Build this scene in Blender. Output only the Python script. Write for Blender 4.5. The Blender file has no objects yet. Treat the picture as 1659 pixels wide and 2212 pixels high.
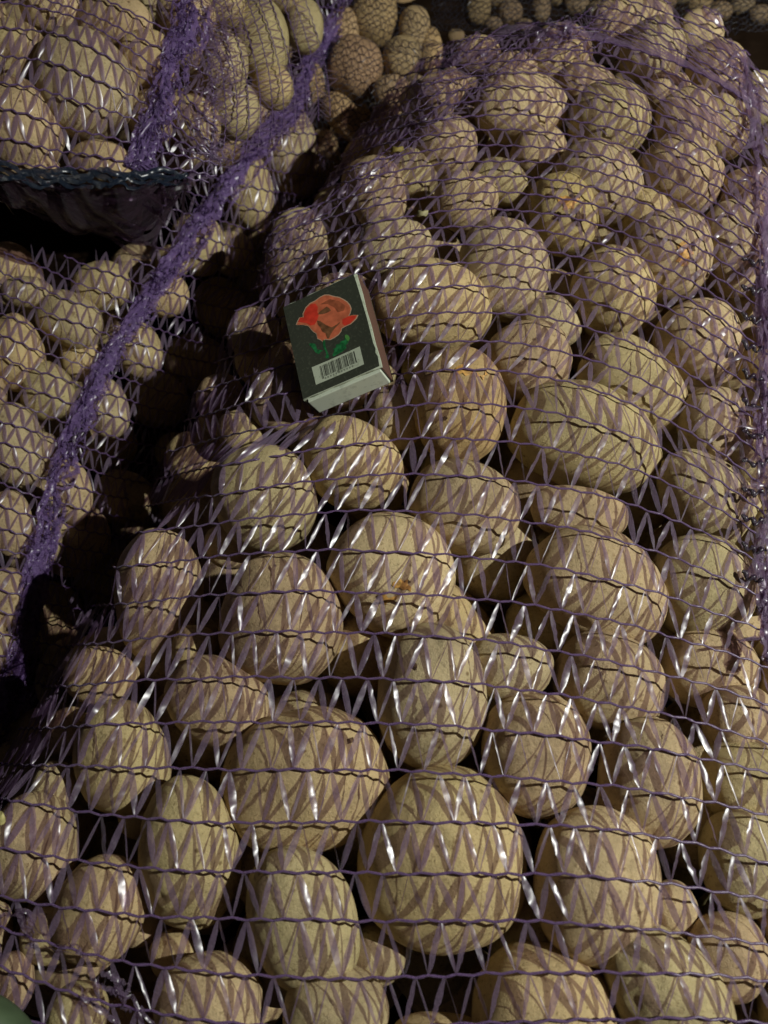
import bpy, math
import numpy as np
from math import radians
from mathutils import Vector, Matrix

rng = np.random.default_rng(11)
SC = bpy.context.scene
COL = SC.collection

# ------------------------------------------------------------------ camera
TH = radians(25); F = 2912/1.8228; CAM = np.array([0, 0, .47])
RIGHT = np.array([1., 0, 0]); UP = np.array([0, math.cos(TH), math.sin(TH)]); FWD = np.array([0, math.sin(TH), -math.cos(TH)])
cd = bpy.data.cameras.new('camera'); cam = bpy.data.objects.new('camera', cd); COL.objects.link(cam)
cd.sensor_fit = 'VERTICAL'; cd.sensor_height = 36; cd.sensor_width = 27; cd.lens = 26
cd.clip_start = .01; cd.clip_end = 50
cam.location = CAM; cam.rotation_euler = (TH, 0, 0)
cd.dof.use_dof = True; cd.dof.focus_distance = .30; cd.dof.aperture_fstop = 13
SC.camera = cam

# ------------------------------------------------------------------ world, lamp, exposure
w = bpy.data.worlds.new("World"); SC.world = w; w.use_nodes = True
w.node_tree.nodes['Background'].inputs[0].default_value = (.62, .52, .60, 1)
w.node_tree.nodes['Background'].inputs[1].default_value = .015
TARGET = Vector((.02, .21, .20)); LDIR = Vector((.74, -.13, .74)).normalized()
ld = bpy.data.lights.new('hand_torch', 'POINT'); ld.energy = 38; ld.shadow_soft_size = .006; ld.color = (.985, 1.0, .93)
lo = bpy.data.objects.new('hand_torch', ld); COL.objects.link(lo); lo.location = TARGET + LDIR*.95
SC.view_settings.view_transform = 'Standard'; SC.view_settings.look = 'None'; SC.view_settings.exposure = 0; SC.view_settings.gamma = 1

# ------------------------------------------------------------------ materials
def new_mat(name):
    m = bpy.data.materials.new(name); m.use_nodes = True
    nt = m.node_tree; return m, nt, nt.nodes['Principled BSDF']
def nd(nt, t, **k):
    n = nt.nodes.new(t)
    for a, v in k.items():
        if a.startswith('i_'): n.inputs[a[2:].replace('_', ' ')].default_value = v
        else: setattr(n, a, v)
    return n
def ramp(nt, src, stops):
    r = nt.nodes.new('ShaderNodeValToRGB'); e = r.color_ramp.elements
    while len(e) < len(stops): e.new(.5)
    for i, (p, c) in enumerate(stops):
        e[i].position = p; e[i].color = (*c, 1)
    nt.links.new(src, r.inputs[0]); return r.outputs[0]
def mix(nt, fac, a, b, mode='MIX'):
    m = nt.nodes.new('ShaderNodeMix'); m.data_type = 'RGBA'; m.blend_type = mode
    for sock, v in ((m.inputs[0], fac), (m.inputs[6], a), (m.inputs[7], b)):
        if hasattr(v, 'is_linked') or isinstance(v, bpy.types.NodeSocket): nt.links.new(v, sock)
        elif isinstance(v, (int, float)): sock.default_value = v
        else: sock.default_value = (*v, 1)
    return m.outputs[2]

def potato_material(name, base, green, blem, dirt):
    m, nt, p = new_mat(name)
    tc = nd(nt, 'ShaderNodeTexCoord'); oi = nd(nt, 'ShaderNodeObjectInfo')
    off = nd(nt, 'ShaderNodeVectorMath', operation='ADD'); nt.links.new(tc.outputs['Object'], off.inputs[0])
    sc = nd(nt, 'ShaderNodeMath', operation='MULTIPLY'); sc.inputs[1].default_value = 7.0; nt.links.new(oi.outputs['Random'], sc.inputs[0])
    nt.links.new(sc.outputs[0], off.inputs[1]); V = off.outputs[0]
    def noise(s, d=4, r=.6):
        n = nd(nt, 'ShaderNodeTexNoise'); n.inputs['Scale'].default_value = s; n.inputs['Detail'].default_value = d; n.inputs['Roughness'].default_value = r
        nt.links.new(V, n.inputs['Vector']); return n.outputs['Fac']
    big, mid, fine, tiny = noise(38), noise(150, 5), noise(700, 5, .7), noise(2600, 3, .7)
    c = ramp(nt, mid, [(.3, [x*.80 for x in base]), (.55, base), (.75, [min(1, x*1.14) for x in base])])
    c = mix(nt, ramp(nt, big, [(.50, (0, 0, 0)), (.72, (.55, .55, .55))]), c, green)
    c = mix(nt, ramp(nt, oi.outputs['Random'], [(0, (0, 0, 0)), (1, (.45, .45, .45))]), c, blem)
    # scurf patches and dirt with their own outlines
    c = mix(nt, ramp(nt, fine, [(.56, (0, 0, 0)), (.70, (dirt, dirt, dirt))]), c, (.16, .095, .035))
    vo = nd(nt, 'ShaderNodeTexVoronoi'); vo.inputs['Scale'].default_value = 110; nt.links.new(V, vo.inputs['Vector'])
    spots = ramp(nt, vo.outputs['Distance'], [(.05, (.75, .75, .75)), (.11, (0, 0, 0))])
    c = mix(nt, spots, c, (.13, .07, .025))
    c = mix(nt, ramp(nt, noise(85, 6, .75), [(.60, (0, 0, 0)), (.70, (dirt*1.1, dirt*1.1, dirt*1.1))]), c, (.20, .115, .045))
    c = mix(nt, ramp(nt, noise(55, 6, .8), [(.50, (0, 0, 0)), (.66, (dirt*.75, dirt*.75, dirt*.75))]), c, (.27, .20, .12))
    c = mix(nt, 1.0, c, ramp(nt, oi.outputs['Random'], [(0, (1.0, .88, .92)), (.3, (.97, .96, .98)), (.5, (.84, .86, .76)), (.7, (1, .95, .82)), (.85, (.80, .74, .72)), (1, (.98, .97, .92))]), 'MULTIPLY')
    hs = nd(nt, 'ShaderNodeHueSaturation'); nt.links.new(c, hs.inputs['Color'])
    mr = nd(nt, 'ShaderNodeMapRange'); mr.inputs['To Min'].default_value = .82; mr.inputs['To Max'].default_value = 1.12
    nt.links.new(oi.outputs['Random'], mr.inputs[0]); nt.links.new(mr.outputs[0], hs.inputs['Value'])
    nt.links.new(hs.outputs[0], p.inputs['Base Color'])
    p.inputs['Roughness'].default_value = .55; p.inputs['Specular IOR Level'].default_value = .28
    p.inputs['Subsurface Weight'].default_value = .04; p.inputs['Subsurface Radius'].default_value = (1, .5, .15); p.inputs['Subsurface Scale'].default_value = .003
    b = nd(nt, 'ShaderNodeBump'); b.inputs['Strength'].default_value = .55; b.inputs['Distance'].default_value = .0016
    ad = nd(nt, 'ShaderNodeMath', operation='ADD'); nt.links.new(fine, ad.inputs[0])
    ml = nd(nt, 'ShaderNodeMath', operation='MULTIPLY'); ml.inputs[1].default_value = .5; nt.links.new(tiny, ml.inputs[0]); nt.links.new(ml.outputs[0], ad.inputs[1])
    nt.links.new(ad.outputs[0], b.inputs['Height']); nt.links.new(b.outputs[0], p.inputs['Normal'])
    return m
M_POT = potato_material('potato_skin', (.59, .48, .255), (.46, .42, .19), (.585, .43, .27), .80)
M_POTB = potato_material('scabby_potato_skin', (.60, .46, .20), (.56, .40, .13), (.58, .43, .17), .9)
M_POTT = potato_material('dimmed_potato_skin', (.27, .20, .11), (.22, .18, .10), (.24, .17, .10), .7)  # far heap's dimness painted in: skin colours darkened to look shadowed
M_POTD = potato_material('earthy_potato_skin', (.52, .37, .20), (.42, .33, .17), (.46, .30, .17), .60)

def net_material(name, col, alpha, rough, ridges=True, spec=.8, trans=.25, coat=.4):
    m, nt, p = new_mat(name)
    out = nt.nodes['Material Output']
    uv = nd(nt, 'ShaderNodeUVMap')
    mp = nd(nt, 'ShaderNodeMapping'); nt.links.new(uv.outputs[0], mp.inputs[0]); mp.inputs['Scale'].default_value = (2.2, 20, 1)
    n = nd(nt, 'ShaderNodeTexNoise'); n.inputs['Scale'].default_value = 1.0; n.inputs['Detail'].default_value = 4; n.inputs['Roughness'].default_value = .75
    nt.links.new(mp.outputs[0], n.inputs['Vector'])
    p.inputs['Base Color'].default_value = (*col, 1)
    c = ramp(nt, n.outputs['Fac'], [(.3, [x*.8 for x in col]), (.7, [min(1, x*1.25) for x in col])])
    nt.links.new(c, p.inputs['Base Color'])
    p.inputs['Roughness'].default_value = rough; p.inputs['Specular IOR Level'].default_value = spec
    p.inputs['Coat Weight'].default_value = coat; p.inputs['Coat Roughness'].default_value = .30; p.inputs['Coat IOR'].default_value = 2.0
    if ridges:
        b = nd(nt, 'ShaderNodeBump'); b.inputs['Strength'].default_value = 1.0; b.inputs['Distance'].default_value = .0022
        nt.links.new(n.outputs['Fac'], b.inputs['Height']); nt.links.new(b.outputs[0], p.inputs['Normal'])
    tl = nd(nt, 'ShaderNodeBsdfTranslucent'); nt.links.new(c, tl.inputs[0])
    tr = nd(nt, 'ShaderNodeBsdfTransparent'); tr.inputs[0].default_value = (.86, .74, .88, 1)
    m1 = nd(nt, 'ShaderNodeMixShader'); m1.inputs[0].default_value = trans; nt.links.new(p.outputs[0], m1.inputs[1]); nt.links.new(tl.outputs[0], m1.inputs[2])
    m2 = nd(nt, 'ShaderNodeMixShader'); m2.inputs[0].default_value = 1-alpha; nt.links.new(m1.outputs[0], m2.inputs[1]); nt.links.new(tr.outputs[0], m2.inputs[2])
    nt.links.new(m2.outputs[0], out.inputs[0])
    return m
M_STRIP = net_material('purple_tape', (.38, .27, .43), .50, .36, spec=1.0, coat=1)
M_THREAD = net_material('purple_thread', (.31, .18, .43), .88, .32, ridges=True)
M_SEAM = net_material('violet_seam_tape', (.31, .20, .48), .62, .24)
M_DARK = net_material('dark_plum_thread', (.05, .018, .06), 1, .4)
M_BLUE = net_material('blue_hem_tape', (.012, .028, .060), .9, .3)
M_FILM2 = net_material('sheer_film', (.06, .03, .05), .42, .3, coat=1)
M_FILM = net_material('slack_film', (.11, .06, .10), .6, .3, coat=1)
M_NAVY = net_material('navy_thread', (.03, .035, .07), .8, .4)

def simple(name, col, rough=.8, nscale=None, amp=.3, spec=.3):
    m, nt, p = new_mat(name); p.inputs['Roughness'].default_value = rough; p.inputs['Specular IOR Level'].default_value = spec
    p.inputs['Base Color'].default_value = (*col, 1)
    if nscale:
        tc = nd(nt, 'ShaderNodeTexCoord'); n = nd(nt, 'ShaderNodeTexNoise'); n.inputs['Scale'].default_value = nscale; n.inputs['Detail'].default_value = 6
        nt.links.new(tc.outputs['Object'], n.inputs['Vector'])
        nt.links.new(ramp(nt, n.outputs['Fac'], [(.3, [x*(1-amp) for x in col]), (.7, [x*(1+amp) for x in col])]), p.inputs['Base Color'])
        b = nd(nt, 'ShaderNodeBump'); b.inputs['Strength'].default_value = .25; b.inputs['Distance'].default_value = .0004
        nt.links.new(n.outputs['Fac'], b.inputs['Height']); nt.links.new(b.outputs[0], p.inputs['Normal'])
    return m

# ------------------------------------------------------------------ geometry helpers
def ray(X, Y):
    X = np.asarray(X, float); Y = np.asarray(Y, float)
    a = (X-829.5)/F; b = (1106-Y)/F
    return a[..., None]*RIGHT + b[..., None]*UP + FWD        # depth-normalised (along view axis = 1)
def project(P):
    q = np.asarray(P)-CAM; d = q@FWD
    return 829.5+F*(q@RIGHT)/d, 1106-F*(q@UP)/d
def march(h, X, Y, t0=.12, t1=.85, n=260):
    """depth at which rays through (X, Y) meet the height function h"""
    d = ray(X, Y); sh = d.shape[:-1]; d = d.reshape(-1, 3)
    lo_ = np.full(len(d), t0); hi = np.full(len(d), np.nan); done = np.zeros(len(d), bool)
    ts = np.linspace(t0, t1, n); prev = np.full(len(d), t0)
    for t in ts[1:]:
        P = CAM + d*t
        hit = (~done) & (P[:, 2] <= h(P[:, 0], P[:, 1]))
        lo_[hit] = prev[hit]; hi[hit] = t; done |= hit; prev[:] = t
    hi[~done] = t1; lo_[~done] = t1
    for _ in range(14):
        m = (lo_+hi)/2; P = CAM + d*m[:, None]; b = P[:, 2] <= h(P[:, 0], P[:, 1])
        hi = np.where(b, m, hi); lo_ = np.where(b, lo_, m)
    return hi.reshape(sh)
def link(o, parent=None):
    COL.objects.link(o)
    if parent is not None: o.parent = parent
    return o
def mesh_obj(name, V, Fc, mat, parent=None, origin=(0, 0, 0), uv=None, smooth=True):
    me = bpy.data.meshes.new(name); me.from_pydata([tuple(v) for v in (np.asarray(V)-np.asarray(origin))], [], [tuple(f) for f in Fc])
    if smooth: me.polygons.foreach_set('use_smooth', [True]*len(me.polygons))
    if uv is not None:
        l = me.uv_layers.new(name='UVMap'); idx = np.zeros(len(me.loops), int); me.loops.foreach_get('vertex_index', idx)
        l.data.foreach_set('uv', np.asarray(uv, float)[idx].ravel())
    me.materials.append(mat); me.update()
    return link(bpy.data.objects.new(name, me), parent)
def tag(o, label=None, cat=None, group=None, kind=None):
    for k, v in (('label', label), ('category', cat), ('group', group), ('kind', kind)):
        if v: o[k] = v
    return o
def empty(name, loc):
    o = bpy.data.objects.new(name, None); o.location = loc; o.empty_display_size = .02; return link(o)

# ------------------------------------------------------------------ bag bodies (smooth height of the packed potatoes)
def hM(x, y):
    xl = -.205+.36*y; xr = .300-.075*y
    u = (2*(x-xl)/(xr-xl)-1); v = (y-.185)/.338; e = np.where(u > 0, 4.2, 3.3+2.2*np.clip((.16-y)/.12, 0, 1))
    return .207*np.sqrt(np.clip(1-np.abs(u)**e, 0, 1))*np.clip(1-np.abs(v)**8, 0, 1)**.4 + .004*np.sin(23*x+11*y)
def hU(x, y):
    u = (x+.21)/.195; v = (y-.41)/.148
    return .243*np.clip(1-np.abs(u)**3.2, 0, 1)**.5*np.clip(1-np.abs(v)**6, 0, 1)**.5
def hL(x, y):
    xc = -.343+.325*y; u = (x-xc)/(.150+.022*np.clip((.2-y)/.15, 0, 1))
    return (.168+.030*np.clip((y-.24)/.12, 0, 1))*np.clip(1-np.abs(u)**4, 0, 1)**.5
def hB(x, y): return .125*np.clip(1-((x+.03)/.10)**4, 0, 1)**.5*np.clip(1-((y-.53)/.11)**4, 0, 1)**.5
def hT(x, y): return np.full(np.shape(x), .10)

# ------------------------------------------------------------------ potatoes
def ico(sub):
    bpy_bm = __import__('bmesh').new(); __import__('bmesh').ops.create_icosphere(bpy_bm, subdivisions=sub, radius=1)
    v = np.array([x.co[:] for x in bpy_bm.verts]); f = [[q.index for q in p.verts] for p in bpy_bm.faces]; bpy_bm.free()
    return v/np.linalg.norm(v, axis=1)[:, None], f
ICO = {s: ico(s) for s in (3, 4, 5)}
def potato_verts(a, b, c, sub, bumps=1.0):
    d, f = ICO[sub]
    ex = rng.uniform(2.05, 2.35)
    r = (np.abs(d)**ex).sum(1)**(-1/ex)
    n = np.zeros(len(d))
    for k, amp in ((1.3, .035), (2.4, .018), (4.5, .012), (8, .005)):
        for _ in range(4):
            w_ = rng.normal(0, 1, 3)*k; n += amp*.5*np.sin(d@w_+rng.uniform(0, 6.28))
    # eyes: shallow dimples with a small brow
    for _ in range(rng.integers(4, 9)):
        e = rng.normal(0, 1, 3); e /= np.linalg.norm(e); q = np.arccos(np.clip(d@e, -1, 1))
        s_ = rng.uniform(.07, .13); n -= bumps*rng.uniform(.02, .045)*np.exp(-(q/s_)**2); n += bumps*.014*np.exp(-((q-1.9*s_)/s_)**2)
    # one end a little slimmer
    tp = rng.uniform(-.12, .12)
    v = d*(r*(1+n))[:, None]; v[:, 1] *= 1; v[:, 0] *= 1+tp*v[:, 1]; 
    return v*np.array([a, b, c]), f

SUBS = {}
class Pot: pass
POTS = []
def add_potato(X, Y, a, b, rot=0, deep=0, surf=hM, bag='M', mat=None, cr=None, sub=4):
    """pixel centre, half sizes across and along, in-plane turn, extra depth (mm)"""
    t = float(march(surf, np.array([X]), np.array([Y]))[0])
    g_ = 1.015 if bag == 'M' else 1.0; a *= g_; b *= g_; A = a*t/F; B = b*t/F; Cc = (cr or rng.uniform(.86, .98))*min(A, B)
    t2 = t + .80*Cc + deep/1000
    A *= t2/t; B *= t2/t
    P = CAM + ray(X, Y)*t2
    ang = radians(rot); ex = math.cos(ang)*RIGHT + math.sin(ang)*UP; ey = -math.sin(ang)*RIGHT + math.cos(ang)*UP
    M = np.stack([ex, ey, -FWD], 1)
    v, f = potato_verts(A, B, Cc, sub)
    Vw = v@M.T
    o = mesh_obj('potato', Vw, f, mat or M_POT)
    o.location = P
    p = Pot(); p.o = o; p.P = P; p.V = Vw+P; p.f = f; p.X, p.Y, p.a, p.b, p.bag, p.rot = X, Y, a, b, bag, rot; p.deep = deep; p.mat = mat
    POTS.append(p); return p

MAIN = [
 (955,1847,181,191,0,0),(655,1990,112,158,20,0),(1290,1912,135,166,0,0),(1400,1690,108,138,0,2),(1155,1628,112,128,0,3),
 (938,1498,117,153,0,0),(850,1240,126,138,35,2),(608,1338,137,138,0,0),(575,1082,107,118,15,0),(342,1288,92,146,0,2),
 (655,1678,176,146,12,2),(474,1518,118,92,-35,5),(264,1636,94,120,10,2),(408,1840,106,158,5,0),(218,1965,92,112,-15,3),
 (68,1830,92,112,0,0),(222,1462,80,62,-20,8),(762,1005,116,96,-30,4),(990,878,102,124,8,2),(1008,1096,122,100,-20,4),
 (1264,942,156,113,-18,0),(1248,1108,108,58,-8,12),(1292,1268,152,116,-30,3),(1312,1472,118,100,-15,8),(1105,1440,90,70,-10,9),
 (1520,1268,105,116,20,3),(1530,1085,88,130,40,5),(1362,838,124,92,-38,3),(1542,926,76,94,15,4),(1512,744,88,92,25,2),
 (1140,782,90,88,20,5),(930,662,128,96,-8,0),(1085,582,98,110,0,2),(1325,638,88,102,15,2),(1443,556,88,94,10,3),
 (1588,538,64,102,10,3),(1216,462,70,88,15,4),(1292,398,98,82,-35,3),(1468,380,92,82,-28,2),(1620,430,62,66,0,4),
 (1315,264,85,82,0,2),(1482,272,66,72,20,4),(1545,158,64,66,0,2),(1566,268,50,74,0,6),(1410,118,68,70,0,2),
 (1362,58,86,54,0,5),(1510,70,50,42,0,8),(1208,128,68,66,0,5),(1268,186,60,45,-20,10),(1122,236,96,72,-8,2),
 (1108,152,58,36,0,6),(958,212,58,50,0,5),(962,322,68,64,0,3),(1082,392,60,46,-28,6),(1005,438,68,60,-10,3),
 (815,420,60,78,15,5),(852,548,84,72,-15,2),(643,548,66,92,-8,3),(740,640,66,50,0,10),(548,715,58,50,20,6),
 (425,990,62,58,0,8),(1178,2190,152,140,0,2),(1442,2148,112,156,38,2),(1575,2068,84,92,0,8),(1450,1965,55,60,0,16),
 (1612,1858,92,106,0,5),(1608,1692,95,98,0,8),(1598,1562,74,84,0,8),(1530,1440,100,84,0,14),(725,2196,110,96,-20,2),
 (452,2172,116,106,0,2),(382,2062,56,50,0,22),(30,2120,42,62,0,8),(168,2192,62,62,0,4),(810,2062,66,60,0,18),
 (890,380,56,52,0,12),(1190,700,70,60,0,18),(1165,330,60,54,0,14),(1395,470,56,60,0,16),
 (1240,1790,60,70,0,26),(560,1880,60,70,0,24),(740,820,80,66,0,14),(610,860,70,72,0,10),(860,900,60,70,0,20),(550,600,50,56,0,10),
 (1700,900,90,100,0,4),(1690,1200,90,110,0,4),(1740,1460,100,100,0,4),(1740,1960,110,120,0,4),(1750,2180,100,110,0,4),
 (1690,640,60,80,0,5),(1690,340,60,80,0,8),(1640,220,50,60,0,10),(-60,2020,80,90,0,5),(950,2280,120,80,0,8),(1620,1000,50,90,20,8),
 (478,868,50,58,0,6),(500,1180,56,50,0,24),(120,1700,48,52,0,8),(110,2020,62,56,0,8),(300,1750,46,60,0,20),(150,1580,46,50,0,10),(520,930,50,44,0,10),(300,1990,50,50,0,26),(560,1190,60,50,0,30),(420,1400,50,50,0,14),(1440,205,50,46,0,14),(1030,60+60,50,38,0,12)]
for i, (X, Y, a, b, r, dp) in enumerate(MAIN):
    m = M_POTB if i in (36, 18) else None
    add_potato(X, Y, a, b, r, dp, hM, 'M', m, sub=5 if max(a, b) > 125 or i in (6, 18, 27, 34, 36) else 4)
UL = [(186,186,104,112,32,0),(45,270,86,104,20,2),(30,120,78,70,0,4),(222,352,76,44,-8,2),(62,362,66,34,0,6),(250,50,80,56,-10,3),
 (110,18,64,50,0,4),(322,138,60,62,0,4),(486,140,50,66,-8,2),(562,84,60,84,8,0),(428,268,48,62,20,2),(508,240,52,60,10,4),
 (402,40,62,50,0,4),(482,10,48,46,0,4),(660,58,40,58,0,4),(330,255,50,56,0,12),(600,-30,50,50,0,4),(-50,60,70,80,0,4),(590,190,44,44,0,10)]
for (X, Y, a, b, r, dp) in UL: add_potato(X, Y, a, b, r, dp, hU, 'U')
LL = [(622,312,62,80,15,0),(535,412,56,88,15,0),(640,382,44,46,0,3),(432,530,56,68,15,0),(500,548,46,46,0,3),
 (36,762,56,86,10,0),(150,690,70,58,-25,0),(218,618,62,50,15,2),(104,845,56,62,10,0),(28,960,62,90,15,0),(16,1130,50,72,0,2),
 (356,640,52,48,15,2),(302,756,46,60,10,0),(232,882,44,66,10,0),(155,1062,42,76,12,0),(92,985,44,52,0,6),(15,1292,44,70,0,0),
 (12,1430,42,66,0,0),(175,775,44,50,0,8),(60,632,56,36,0,6),(60,1190,44,56,0,8),(372,566,36,34,0,8),(-50,1350,60,80,0,3),(-60,850,70,90,0,3),
 (62,1320,30,60,0,8),(100,1160,30,60,0,6),(10,1540,34,44,0,8),(690,240,34,44,0,4),(560,500,36,36,0,10)]
for (X, Y, a, b, r, dp) in LL: add_potato(X, Y, a, b, r, dp, hL, 'L')
BB = [(766,146,60,64,-25,0),(868,130,42,46,0,2),(806,38,52,56,-20,0),(668,182,34,52,5,0),(742,252,34,60,38,0),(895,64,34,50,0,4),
 (740,70,34,50,0,8),(845,200,40,34,0,6),(700,310,30,30,0,5),(870,10,40,36,0,4),(930,110,26,50,0,8),(760,-20,50,40,0,4)]
for (X, Y, a, b, r, dp) in BB: add_potato(X, Y, a, b, r, dp, hB, 'B', M_POTD, sub=4)
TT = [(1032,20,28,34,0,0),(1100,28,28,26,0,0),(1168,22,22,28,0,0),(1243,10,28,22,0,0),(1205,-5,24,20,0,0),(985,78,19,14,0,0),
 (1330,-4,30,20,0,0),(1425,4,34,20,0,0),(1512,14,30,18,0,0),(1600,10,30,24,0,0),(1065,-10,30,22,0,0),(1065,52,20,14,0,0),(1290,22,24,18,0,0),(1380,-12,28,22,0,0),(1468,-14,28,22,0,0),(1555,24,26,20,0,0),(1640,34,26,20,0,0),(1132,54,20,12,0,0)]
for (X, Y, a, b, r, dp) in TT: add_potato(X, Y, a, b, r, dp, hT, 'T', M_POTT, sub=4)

# wounds and scabs that have their own outline on single potatoes
M_WOUND = simple('torn_flesh', (.50, .27, .07), .6, 700, .5); M_SCAB = simple('dark_scab', (.10, .055, .03), .85, 900, .6)
def wound(pot, X, Y, rx, ry, mat, name):
    V = pot.V; px, py = project(V); C0 = V.mean(0); out = V-C0; out = out/np.linalg.norm(out, axis=1)[:, None]; face = ((CAM-V)*out).sum(1) > 0
    an = np.arctan2(py-Y, px-X); lim = 1+.22*np.sin(3*an+X)+.15*np.sin(5*an+Y)
    q = np.hypot((px-X)/rx, (py-Y)/ry)/lim; ins = (q < 1) & face; used = {}; Fc = []; Vv = []
    for t in pot.f:
        if all(ins[i] for i in t):
            for i in t:
                if i not in used: used[i] = len(Vv); Vv.append(V[i]+out[i]*(.0002+.0007*(1-q[i])))
            Fc.append([used[i] for i in t])
    if Fc: mesh_obj(name, np.array(Vv), Fc, mat, pot.o, pot.P)
for i, X, Y, rx, ry, dark in [(18,1000,800,24,15,0),(18,1005,797,13,9,1),(18,1040,812,16,12,0),(18,965,905,12,9,1),(36,1228,437,24,17,0),(36,1240,428,13,11,1),(36,1205,468,14,11,1),(36,1252,470,15,18,1),(36,1190,428,12,10,1),
    (6,872,1262,22,17,0),(6,876,1258,12,10,1),(6,838,1292,24,15,0),(34,1478,548,18,30,0),(34,1498,530,10,12,1),(5,900,1440,12,10,1),(27,1275,772,16,12,1),(0,1010,1785,13,9,1),(10,760,1600,14,10,1)]:
    wound(POTS[i], X, Y, rx, ry, M_SCAB if dark else M_WOUND, 'scab' if dark else 'wound')

# deeper potatoes seen through the gaps, plus unseen ones at right added to block light
deep_meshes = []
for k in range(10):
    a_ = rng.uniform(.017, .021); v, f = potato_verts(a_, a_*rng.uniform(1.0, 1.25), a_*rng.uniform(.85, 1), 4)
    me = bpy.data.meshes.new('potato'); me.from_pydata([tuple(q) for q in v], [], f); me.polygons.foreach_set('use_smooth', [True]*len(f)); me.materials.append(M_POT); deep_meshes.append(me)
CW = 6; NX, NY = 1659//CW+1, 2212//CW+1; ZB = np.full((NX, NY), 9.)
gx_, gy_ = np.meshgrid(np.arange(NX)*CW, np.arange(NY)*CW, indexing='ij')
def splat(X, Y, a, b, rot, t):
    an = radians(rot); dx = gx_-X; dy = gy_-Y; q = (dx*math.cos(an)-dy*math.sin(an))/a; p_ = (dx*math.sin(an)+dy*math.cos(an))/b
    return (q*q+p_*p_ < 1) & (ZB > t)
for p in POTS: ZB[splat(p.X, p.Y, p.a*.95, p.b*.95, p.rot, (p.P-CAM)@FWD)] = (p.P-CAM)@FWD
DEEP = []
def deep_layer(surf, dz, step, xr_, yr_, minh, bag, label, group):
    j = 0
    for iy, y in enumerate(np.arange(*yr_, step*.87)):
        for x in np.arange(*xr_, step):
            xx = x + (iy % 2)*step/2 + rng.uniform(-.005, .005); yy = y+rng.uniform(-.005, .005)
            z = float(surf(np.array(xx), np.array(yy)))-dz+rng.uniform(-.004, .004)
            if z < minh: continue
            X, Y = project([xx, yy, z])
            if not (-60 < X < (2150 if bag == 'M' and dz < .05 else 1720) and -60 < Y < 2350): continue
            P = np.array([xx, yy, z])
            if any(np.linalg.norm(P-p.P) < .026 for p in POTS): continue
            dd = (P-CAM)@FWD; rp = .018*F/dd; m_ = splat(X, Y, rp, rp, 0, dd); vis_ = m_.sum()*CW*CW
            if vis_ < 1150 and not (X > 1660 and Y > 700): continue
            if bag == 'U' and (Y > 330 or X > 560): continue
            if bag == 'M' and X > 1380 and Y < 520 and xx > .13: continue
            if X < 440 and 385 < Y < 585: continue
            ZB[m_] = dd
            o = bpy.data.objects.new('potato', deep_meshes[j % 10]); j += 1; o.location = P
            o.rotation_euler = rng.uniform(0, 6.28, 3); link(o); tag(o, label, 'potato', group); DEEP.append((o, X, Y, bag))
deep_layer(hM, .043, .042, (-.2, .27), (-.10, .50), .015, 'M', 'shaded potato in the lower layer of the large near net bag', 'potatoes in the lower layer of the large near bag')
deep_layer(hM, .083, .042, (-.2, .02), (-.08, .46), .015, 'M', 'shaded potato in the lower layer of the large near net bag', 'potatoes in the lower layer of the large near bag')
deep_layer(hM, .083, .042, (.02, .30), (-.10, .46), .015, 'M', 'shaded potato in the lower layer of the large near net bag', 'potatoes in the lower layer of the large near bag')
deep_layer(hL, .043, .042, (-.34, -.02), (-.06, .50), .015, 'L', 'shaded potato in the lower layer of the low left net bag', 'potatoes in the lower layer of the low left bag')
deep_layer(hL, .085, .042, (-.34, -.02), (-.06, .50), .015, 'L', 'shaded potato in the lower layer of the low left net bag', 'potatoes in the lower layer of the low left bag')
deep_layer(hU, .045, .044, (-.34, -.03), (.29, .52), .10, 'U', 'shaded potato in the lower layer of the upper left net bag', 'potatoes in the lower layer of the upper left bag')
deep_layer(hB, .045, .044, (-.12, .06), (.44, .64), .015, 'B', 'shaded potato in the lower layer of the distant brown bag', 'potatoes in the lower layer of the distant brown bag')

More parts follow.
